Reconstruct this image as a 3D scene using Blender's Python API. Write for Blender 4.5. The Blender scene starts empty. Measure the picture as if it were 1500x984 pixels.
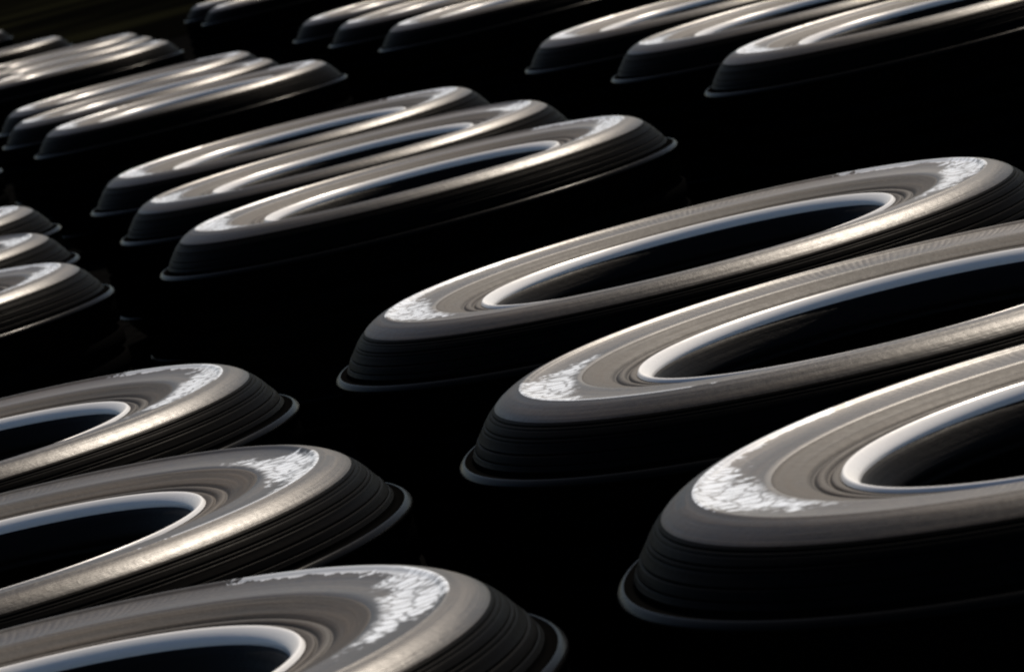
import bpy, bmesh, math, random
from mathutils import Vector, Matrix

random.seed(7)
scene = bpy.context.scene
COL = scene.collection
R = 0.33                      # outer radius of a tyre, metres
LIPZ = 0.68 * R               # height of the upper tread edge above the ground
NSEG = 384

# ------------------------------------------------------------------ materials
def new_mat(name):
    m = bpy.data.materials.new(name)
    m.use_nodes = True
    nt = m.node_tree
    b = nt.nodes.get('Principled BSDF')
    return m, nt, b

def polar(nt):
    """object-space polar coordinates: radius, angle, height (radius and height in tyre radii)"""
    tc = nt.nodes.new('ShaderNodeTexCoord')
    sx = nt.nodes.new('ShaderNodeSeparateXYZ'); nt.links.new(tc.outputs['Object'], sx.inputs[0])
    def mth(op, a, b=None):
        n = nt.nodes.new('ShaderNodeMath'); n.operation = op
        for i, v in enumerate((a, b)):
            if v is None: continue
            if isinstance(v, (int, float)): n.inputs[i].default_value = v
            else: nt.links.new(v, n.inputs[i])
        return n.outputs[0]
    x, y, z = sx.outputs
    r = mth('SQRT', mth('ADD', mth('MULTIPLY', x, x), mth('MULTIPLY', y, y)))
    a = mth('ARCTAN2', y, x)
    cx = nt.nodes.new('ShaderNodeCombineXYZ')
    return tc, x, y, z, r, a, mth, cx

def rubber(name, base, rough, dust=0.0, streak=0.0, grain=0.0, spec=0.5, bump=0.0, glint_paint=False):
    m, nt, b = new_mat(name)
    tc, x, y, z, r, a, mth, cx = polar(nt)
    # circumferential streaks: noise stretched along the angle, fine across the radius
    nt.links.new(mth('MULTIPLY', r, 170.0), cx.inputs[0])
    nt.links.new(mth('MULTIPLY', z, 170.0), cx.inputs[1])
    nt.links.new(mth('MULTIPLY', a, 1.1), cx.inputs[2])
    n1 = nt.nodes.new('ShaderNodeTexNoise'); n1.inputs['Scale'].default_value = 1.0
    n1.inputs['Detail'].default_value = 4
    nt.links.new(cx.outputs[0], n1.inputs['Vector'])
    n2 = nt.nodes.new('ShaderNodeTexNoise'); n2.inputs['Scale'].default_value = 170.0
    n2.inputs['Detail'].default_value = 6; n2.inputs['Roughness'].default_value = 0.7
    nt.links.new(tc.outputs['Object'], n2.inputs['Vector'])
    n3 = nt.nodes.new('ShaderNodeTexNoise'); n3.inputs['Scale'].default_value = 9.0
    n3.inputs['Detail'].default_value = 5
    nt.links.new(tc.outputs['Object'], n3.inputs['Vector'])
    mr = nt.nodes.new('ShaderNodeMapRange'); mr.inputs[1].default_value = 0.34; mr.inputs[2].default_value = 0.66
    nt.links.new(n1.outputs[0], mr.inputs[0]); ring = mr.outputs[0]
    oi = nt.nodes.new('ShaderNodeObjectInfo')
    dust_amt = mth('MULTIPLY', mth('ADD', mth('MULTIPLY', oi.outputs['Random'], 0.6), 0.7), dust)
    # dust: dry grey brown film on the rubber, in patches and rubbed round in rings
    mask = mth('MULTIPLY', n3.outputs[0], mth('ADD', mth('MULTIPLY', ring, 0.75), 0.3))
    mix = nt.nodes.new('ShaderNodeMix'); mix.data_type = 'RGBA'
    nt.links.new(mth('MULTIPLY', mask, dust_amt), mix.inputs[0])
    mix.inputs[6].default_value = (*base, 1)
    mix.inputs[7].default_value = (0.200, 0.150, 0.112, 1)
    nt.links.new(mix.outputs[2], b.inputs['Base Color'])
    rr = mth('ADD', rough - 0.10 - streak * 0.5, mth('ADD', mth('MULTIPLY', n1.outputs[0], streak), mth('MULTIPLY', n2.outputs[0], 0.2)))
    if glint_paint:
        # glints at both ends of the ring, painted as broken bluish white arcs
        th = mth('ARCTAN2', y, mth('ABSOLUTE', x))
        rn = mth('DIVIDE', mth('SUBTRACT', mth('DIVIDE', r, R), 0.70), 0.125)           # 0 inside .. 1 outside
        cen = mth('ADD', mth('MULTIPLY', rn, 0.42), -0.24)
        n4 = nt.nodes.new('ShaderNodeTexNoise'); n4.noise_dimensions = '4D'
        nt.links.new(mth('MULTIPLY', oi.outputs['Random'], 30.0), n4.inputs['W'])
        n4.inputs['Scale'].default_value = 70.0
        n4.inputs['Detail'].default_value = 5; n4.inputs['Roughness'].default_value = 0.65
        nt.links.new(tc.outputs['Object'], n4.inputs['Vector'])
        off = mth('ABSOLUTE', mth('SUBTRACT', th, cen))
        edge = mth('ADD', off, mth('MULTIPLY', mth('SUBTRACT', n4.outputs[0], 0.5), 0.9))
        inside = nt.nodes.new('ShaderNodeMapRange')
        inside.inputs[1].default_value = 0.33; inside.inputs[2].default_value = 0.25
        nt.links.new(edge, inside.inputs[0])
        # gaps and cracks that break the painted glint into flecks
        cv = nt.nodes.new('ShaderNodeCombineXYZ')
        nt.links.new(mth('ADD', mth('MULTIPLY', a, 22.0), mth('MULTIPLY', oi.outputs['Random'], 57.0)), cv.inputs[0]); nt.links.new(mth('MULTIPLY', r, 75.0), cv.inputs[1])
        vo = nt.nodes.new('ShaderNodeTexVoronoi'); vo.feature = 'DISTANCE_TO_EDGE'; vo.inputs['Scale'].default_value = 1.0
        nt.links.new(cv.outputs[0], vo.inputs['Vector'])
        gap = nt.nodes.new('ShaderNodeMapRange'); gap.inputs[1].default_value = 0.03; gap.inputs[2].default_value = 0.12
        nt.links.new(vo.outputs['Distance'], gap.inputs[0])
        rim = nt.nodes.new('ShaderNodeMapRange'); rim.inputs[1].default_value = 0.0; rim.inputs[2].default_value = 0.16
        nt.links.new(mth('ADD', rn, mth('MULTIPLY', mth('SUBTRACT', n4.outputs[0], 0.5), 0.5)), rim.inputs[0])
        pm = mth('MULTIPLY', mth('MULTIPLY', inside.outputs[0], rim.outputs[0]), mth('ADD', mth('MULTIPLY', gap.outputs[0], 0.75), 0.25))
        # crest glint painted as a thin line, trailing from each arc along the outer edge
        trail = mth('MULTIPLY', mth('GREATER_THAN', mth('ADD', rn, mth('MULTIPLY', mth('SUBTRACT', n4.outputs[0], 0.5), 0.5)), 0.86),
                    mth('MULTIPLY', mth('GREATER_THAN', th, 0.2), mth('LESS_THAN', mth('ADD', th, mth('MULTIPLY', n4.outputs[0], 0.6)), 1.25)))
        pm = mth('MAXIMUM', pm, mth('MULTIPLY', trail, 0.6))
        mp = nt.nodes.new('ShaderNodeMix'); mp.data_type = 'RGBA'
        nt.links.new(pm, mp.inputs[0]); nt.links.new(mix.outputs[2], mp.inputs[6]); mp.inputs[7].default_value = (0.78, 0.83, 0.90, 1)  # bluish white highlight colour mixed into the base colour
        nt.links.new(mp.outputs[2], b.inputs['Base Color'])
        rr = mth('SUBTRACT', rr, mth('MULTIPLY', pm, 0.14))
    nt.links.new(rr, b.inputs['Roughness'])
    b.inputs['Specular IOR Level'].default_value = spec
    if bump:
        bp = nt.nodes.new('ShaderNodeBump'); bp.inputs['Strength'].default_value = bump
        bp.inputs['Distance'].default_value = 0.0015
        h = mth('ADD', mth('MULTIPLY', n1.outputs[0], 1.0), mth('MULTIPLY', n2.outputs[0], grain))
        nt.links.new(h, bp.inputs['Height'])
        nt.links.new(bp.outputs[0], b.inputs['Normal'])
    return m

M_SIDE = rubber('sidewall_rubber', (0.012, 0.0115, 0.011), 0.60, dust=0.27, streak=0.22, grain=0.6, bump=0.45, spec=0.18)
M_BAND = rubber('ribbed_rubber', (0.014, 0.0135, 0.013), 0.42, dust=0.30, streak=0.10, grain=0.6, bump=0.25, spec=0.5, glint_paint=True)
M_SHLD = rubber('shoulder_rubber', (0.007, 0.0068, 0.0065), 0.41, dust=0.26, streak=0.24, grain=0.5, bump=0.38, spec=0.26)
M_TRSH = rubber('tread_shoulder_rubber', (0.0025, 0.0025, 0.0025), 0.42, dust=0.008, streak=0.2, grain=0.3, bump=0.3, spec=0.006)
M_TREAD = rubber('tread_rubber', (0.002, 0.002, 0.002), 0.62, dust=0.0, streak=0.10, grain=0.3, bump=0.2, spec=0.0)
M_LIP = rubber('tread_edge_rubber', (0.003, 0.003, 0.003), 0.24, dust=0.0, streak=0.1, grain=0.3, bump=0.1, spec=0.022)
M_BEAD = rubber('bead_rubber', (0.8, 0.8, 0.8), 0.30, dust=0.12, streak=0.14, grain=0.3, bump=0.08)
M_LINER = rubber('liner_rubber', (0.004, 0.004, 0.0043), 0.5, dust=0.02, streak=0.2, grain=0.6, bump=0.4, spec=0.05)

def ground_mat():
    m, nt, b = new_mat('black_ground')
    tc = nt.nodes.new('ShaderNodeTexCoord')
    n = nt.nodes.new('ShaderNodeTexNoise'); n.inputs['Scale'].default_value = 30; n.inputs['Detail'].default_value = 8
    nt.links.new(tc.outputs['Object'], n.inputs['Vector'])
    cr = nt.nodes.new('ShaderNodeValToRGB')
    cr.color_ramp.elements[0].color = (0.001, 0.001, 0.001, 1); cr.color_ramp.elements[0].position = 0.3
    cr.color_ramp.elements[1].color = (0.0035, 0.0035, 0.0035, 1); cr.color_ramp.elements[1].position = 0.75
    nt.links.new(n.outputs[0], cr.inputs[0]); nt.links.new(cr.outputs[0], b.inputs['Base Color'])
    b.inputs['Roughness'].default_value = 0.95
    b.inputs['Specular IOR Level'].default_value = 0.0
    bp = nt.nodes.new('ShaderNodeBump'); bp.inputs['Strength'].default_value = 0.3; bp.inputs['Distance'].default_value = 0.004
    nt.links.new(n.outputs[0], bp.inputs['Height']); nt.links.new(bp.outputs[0], b.inputs['Normal'])
    return m

def verge_mat():
    m, nt, b = new_mat('dark_verge')
    tc = nt.nodes.new('ShaderNodeTexCoord')
    n = nt.nodes.new('ShaderNodeTexNoise'); n.inputs['Scale'].default_value = 0.35; n.inputs['Detail'].default_value = 6
    nt.links.new(tc.outputs['Object'], n.inputs['Vector'])
    cr = nt.nodes.new('ShaderNodeValToRGB')
    cr.color_ramp.elements[0].color = (0.001, 0.001, 0.0008, 1); cr.color_ramp.elements[0].position = 0.42
    cr.color_ramp.elements[1].color = (0.0055, 0.0056, 0.003, 1); cr.color_ramp.elements[1].position = 0.7
    nt.links.new(n.outputs[0], cr.inputs[0]); nt.links.new(cr.outputs[0], b.inputs['Base Color'])
    b.inputs['Roughness'].default_value = 1.0; b.inputs['Specular IOR Level'].default_value = 0.0
    return m

# ------------------------------------------------------------------ geometry
def smooth_profile(pts, sub):
    """Catmull-Rom through the profile points"""
    out = []
    n = len(pts)
    for i in range(n - 1):
        p0 = pts[max(i - 1, 0)]; p1 = pts[i]; p2 = pts[i + 1]; p3 = pts[min(i + 2, n - 1)]
        for k in range(sub):
            t = k / sub
            out.append(tuple(0.5 * ((2 * p1[j]) + (-p0[j] + p2[j]) * t + (2 * p0[j] - 5 * p1[j] + 4 * p2[j] - p3[j]) * t * t
                                    + (-p0[j] + 3 * p1[j] - 3 * p2[j] + p3[j]) * t ** 3) for j in (0, 1)))
    out.append(pts[-1])
    return out

def lathe(name, prof, mat, seg=NSEG, flip=False, fn=None, flat=False):
    bm = bmesh.new()
    rows = []
    for (r, z) in prof:
        row = []
        for k in range(seg):
            a = 2 * math.pi * k / seg
            rr, zz = (r, z) if fn is None else fn(r, z, a, k)
            row.append(bm.verts.new((rr * R * math.cos(a), rr * R * math.sin(a), LIPZ + zz * R)))
        rows.append(row)
    for i in range(len(rows) - 1):
        for k in range(seg):
            k2 = (k + 1) % seg
            q = (rows[i][k], rows[i][k2], rows[i + 1][k2], rows[i + 1][k])
            f = bm.faces.new(q if not flip else q[::-1])
            f.smooth = not flat
    bm.normal_update()
    me = bpy.data.meshes.new(name); bm.to_mesh(me); bm.free()
    me.materials.append(mat)
    o = bpy.data.objects.new(name, me); COL.objects.link(o)
    return o

MID = -0.27                     # mid plane of the tyre (in radii, below the upper tread edge)
def mirror(prof):
    return [(r, 2 * MID - z) for r, z in prof]

# profile pieces, radius and height in tyre radii, from the hole outwards
bead_p = smooth_profile([(0.540, 0.065), (0.541, 0.071), (0.544, 0.0765), (0.549, 0.0825), (0.555, 0.0880), (0.561, 0.0920), (0.566, 0.0920), (0.571, 0.085)], 4)
side_p = (smooth_profile([(0.570, 0.082), (0.577, 0.0855), (0.586, 0.0865), (0.590, 0.082)], 3)
          + smooth_profile([(0.593, 0.082), (0.600, 0.0890), (0.612, 0.0900), (0.617, 0.086)], 3)
          + smooth_profile([(0.620, 0.086), (0.630, 0.0930), (0.650, 0.0985), (0.672, 0.1045), (0.684, 0.1075), (0.690, 0.1080)], 5))
band_p = smooth_profile([(0.690, 0.1080), (0.697, 0.1100), (0.705, 0.1108), (0.720, 0.1102), (0.738, 0.1096), (0.755, 0.1097), (0.772, 0.1106), (0.788, 0.1120), (0.802, 0.1138), (0.812, 0.1156), (0.817, 0.1186), (0.821, 0.1207), (0.825, 0.1212), (0.829, 0.1203)], 2)
shld_p = smooth_profile([(0.829, 0.1202), (0.835, 0.1185), (0.850, 0.1145), (0.868, 0.1065), (0.884, 0.0970), (0.892, 0.0905)], 4)
def dome_grooves():
    # the outer shoulder: one smooth fall with fine moulded rings cut into it
    base = smooth_profile([(0.892, 0.0905), (0.908, 0.0775), (0.922, 0.0625), (0.934, 0.0460), (0.9475, 0.0290), (0.9580, 0.0110), (0.9630, 0.0030)], 16)
    cuts = ((0.10, 1.0), (0.17, 0.4), (0.33, 0.9), (0.41, 0.5), (0.62, 1.1), (0.80, 0.6))
    out = []
    n = len(base) - 1
    for q, (r, z) in enumerate(base):
        t = q / n
        d = max(max(0.0, 1 - abs(t - c) / 0.02) * g for c, g in cuts)
        out.append((r - 0.0038 * d * 0.8, z - 0.0038 * d * 0.6))
    return out
rib_p = dome_grooves()
chan_p = smooth_profile([(0.9630, 0.0028), (0.9645, -0.0040), (0.968, -0.0080), (0.973, -0.0090), (0.979, -0.0082), (0.984, -0.0068)], 4)
lip_p = smooth_profile([(0.9838, -0.0069), (0.986, -0.0062), (0.990, -0.0080), (0.994, -0.0115), (0.997, -0.0150), (0.999, -0.0190), (0.9985, -0.0235), (0.995, -0.027), (0.988, -0.030)], 4)
tr = [(0.989, -0.029)]
for gz in (-0.14, -0.225, -0.315, -0.40):
    tr += [(0.992, gz + 0.016), (0.988, gz + 0.013), (0.968, gz + 0.010), (0.968, gz - 0.010), (0.988, gz - 0.013), (0.992, gz - 0.016)]
tr += [(0.992, 2 * MID + 0.029)]
liner_p = smooth_profile([(0.5405, 0.0655), (0.528, 0.054), (0.507, 0.020), (0.508, 0.000), (0.515, -0.012), (0.60, 0.030), (0.72, 0.062), (0.84, 0.055), (0.91, 0.0), (0.935, -0.10), (0.94, MID)], 6)
liner_p = liner_p + mirror(liner_p)[::-1][1:]

RIBS = 300
rib_amp = [random.uniform(0.35, 1.1) * (0.85 + 0.25 * math.sin(k * 0.37) * math.sin(k * 0.113 + 1)) for k in range(RIBS)]
def rib_fn(r, z, a, k):
    # radial serrations of the raised ring: a ridge and a hollow in turn, each of its own height
    j = k // 6; ph = k % 6
    h = (0.0, 0.45, 0.9, 1.0, 0.75, 0.3)[ph]
    w = max(0.0, min(1.0, (r - 0.695) / 0.02, (0.813 - r) / 0.015))
    return r, z - 0.0005 * (1 - h) * rib_amp[j % RIBS] * w

band_seg = RIBS * 6

def kids_of(root):
    return [o for o in bpy.data.objects if o.parent == root]

def make_tyre():
    root = bpy.data.objects.new('racing_tyre', None)
    root.empty_display_size = 0.1
    COL.objects.link(root)
    parts = [
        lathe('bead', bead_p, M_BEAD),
        lathe('sidewall', side_p, M_SIDE),
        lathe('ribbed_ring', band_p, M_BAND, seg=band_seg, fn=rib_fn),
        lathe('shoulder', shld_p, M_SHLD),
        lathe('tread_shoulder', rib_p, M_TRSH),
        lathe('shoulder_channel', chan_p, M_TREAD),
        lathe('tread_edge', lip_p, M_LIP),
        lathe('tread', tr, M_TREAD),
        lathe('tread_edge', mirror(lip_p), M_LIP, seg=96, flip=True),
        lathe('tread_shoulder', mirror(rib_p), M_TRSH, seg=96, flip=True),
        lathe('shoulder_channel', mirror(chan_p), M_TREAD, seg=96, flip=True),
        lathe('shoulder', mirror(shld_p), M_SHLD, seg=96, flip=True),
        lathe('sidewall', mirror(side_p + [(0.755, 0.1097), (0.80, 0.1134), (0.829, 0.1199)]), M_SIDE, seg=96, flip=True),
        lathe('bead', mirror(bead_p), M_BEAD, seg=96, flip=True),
        lathe('inner_liner', liner_p, M_LINER, seg=128),
    ]
    for o in parts:
        o.parent = root
    return root

def copy_tyre(src):
    c = src.copy(); COL.objects.link(c)
    for ch in kids_of(src):
        d = ch.copy(); COL.objects.link(d); d.parent = c
    return c

# positions in tyre radii, (x to the right, y away from the camera)
SPOTS = [
    (0.512, 12.342, 'rearmost of the large right-hand tyres, its whole centre hole in view'),
    (0.814, 10.038, 'middle tyre of the three large ones lying in the right-hand row'),
    (1.061, 7.932, 'nearest and largest tyre in the lower right corner, cut off by the right edge'),
    (-1.581, 12.002, 'farthest of the three big tyres in the lower left row'),
    (-1.291, 9.78, 'middle of the three big tyres in the lower left row, between two others'),
    (-1.036, 7.67, 'closest tyre of the lower left row, cut off by the bottom edge'),
    (-0.218, 17.287, 'front tyre of the central trio behind the big tyres, its whole outline in view'),
    (-0.503, 19.563, 'middle tyre of the central trio, half hidden by the tyre before it'),
    (-0.784, 21.926, 'rear tyre of the central trio, a narrow strip of sidewall showing'),
    (-2.384, 17.149, 'front tyre of the small trio at the left edge, halfway up the picture'),
    (-2.659, 19.264, 'middle tyre of the trio at the left edge, only its right end in view'),
    (-2.894, 21.449, 'rear tyre of the trio at the left edge, a small grey tip above two others'),
    (-1.580, 28.700, 'front tyre of the upper left trio just behind the central trio'),
    (-1.980, 31.050, 'middle tyre of the upper left trio, between two thin bright sidewalls'),
    (-2.200, 33.250, 'rear tyre of the upper left trio, farthest from the central tyres'),
    (2.027, 19.267, 'front tyre of the upper right trio, its hole cut by the top edge'),
    (1.747, 21.690, 'middle tyre of the upper right trio under the top edge'),
    (1.410, 24.198, 'rear tyre of the upper right trio, leftmost of those three'),
    (0.613, 30.943, 'front tyre of the trio at the top edge above the central tyres'),
    (0.239, 33.644, 'middle tyre of the trio at the top edge above the central tyres'),
    (-0.079, 36.190, 'rear tyre of the trio at the top edge, its left tip just showing'),
    (-3.150, 40.550, 'front tyre of the distant trio in the top left corner'),
    (-3.420, 42.900, 'middle tyre of the distant trio in the top left corner'),
    (-3.690, 45.200, 'rear tyre of the distant trio in the top left corner'),
    (-1.230, 46.610, 'dim distant tyre at the top edge, nearer of a pair left of a brighter trio'),
    (-1.520, 49.200, 'dim distant tyre at the top edge, farther of a pair left of a brighter trio'),
    (-4.890, 51.460, 'lone pale tyre end behind the distant top left trio'),
    (-6.530, 63.010, 'farthest tyre, a tiny grey tip at the left edge near the top corner'),
    (-3.730, 28.050, 'tyre whose faint right tip alone touches the left edge above the small trio'),
]
proto = make_tyre()
for i, (x, y, label) in enumerate(SPOTS):
    t = proto if i == 0 else copy_tyre(proto)
    t.location = (x * R, y * R, 0.0)
    t.rotation_euler = (0, 0, random.uniform(-0.07, 0.07) + (math.pi if i % 3 == 1 else 0.0))
    t['label'] = label
    t['category'] = 'tyre'
    t['group'] = 'racing tyres lying flat in rows'

def sheet(name, x0, x1, y0, y1, z, mat):
    bm = bmesh.new()
    vs = [bm.verts.new(p) for p in ((x0, y0, z), (x1, y0, z), (x1, y1, z), (x0, y1, z))]
    bm.faces.new(vs)
    me = bpy.data.meshes.new(name); bm.to_mesh(me); bm.free(); me.materials.append(mat)
    o = bpy.data.objects.new(name, me); COL.objects.link(o); o['kind'] = 'structure'
    return o
sheet('ground', -600, 600, -50, 1500, -0.002, ground_mat())
sheet('verge', -300, 300, 22.0, 600, 0.002, verge_mat())

# ------------------------------------------------------------------ light
SUN_EL, SUN_AZ = math.radians(49), math.radians(25)
EXPOSURE = 0.05
S = Vector((math.sin(SUN_AZ) * math.cos(SUN_EL), math.cos(SUN_AZ) * math.cos(SUN_EL), math.sin(SUN_EL)))
sun = bpy.data.lights.new('sun', 'SUN'); sun.energy = 5.0; sun.angle = math.radians(0.5); sun.color = (1.0, 0.88, 0.74)
so = bpy.data.objects.new('sun', sun); COL.objects.link(so)
so.rotation_euler = S.to_track_quat('Z', 'Y').to_euler(); so.location = S * 30

w = bpy.data.worlds.new('World'); scene.world = w; w.use_nodes = True
nt = w.node_tree
sky = nt.nodes.new('ShaderNodeTexSky'); sky.sky_type = 'NISHITA'; sky.sun_disc = False
sky.sun_elevation = SUN_EL; sky.sun_rotation = SUN_AZ
bg = nt.nodes['Background']; nt.links.new(sky.outputs[0], bg.inputs[0]); bg.inputs[1].default_value = 0.05

# ------------------------------------------------------------------ camera
F, PITCH, ROLL, CH = 6793.18, 0.110889561, 0.254020251, 1.35673216
fw = Vector((0, math.cos(PITCH), -math.sin(PITCH)))
rt = Vector((1, 0, 0)); up = Vector((0, math.sin(PITCH), math.cos(PITCH)))
Rv = math.cos(ROLL) * rt - math.sin(ROLL) * up
Uv = math.cos(ROLL) * up + math.sin(ROLL) * rt
cd = bpy.data.cameras.new('camera'); cd.sensor_width = 36.0; cd.lens = F / 1500 * 36
cd.clip_start = 0.05; cd.clip_end = 3000
cam = bpy.data.objects.new('camera', cd); COL.objects.link(cam)
mw = Matrix((( Rv.x, Uv.x, -fw.x, 0), (Rv.y, Uv.y, -fw.y, 0), (Rv.z, Uv.z, -fw.z, CH * R + LIPZ), (0, 0, 0, 1)))
cam.matrix_world = mw
cd.dof.use_dof = True; cd.dof.focus_distance = 11.0 * R; cd.dof.aperture_fstop = 34
scene.camera = cam

scene.render.engine = 'CYCLES'
scene.view_settings.view_transform = 'Standard'; scene.view_settings.look = 'None'
scene.view_settings.exposure = EXPOSURE; scene.view_settings.gamma = 1.0

scene.cycles.filter_width = 2.2
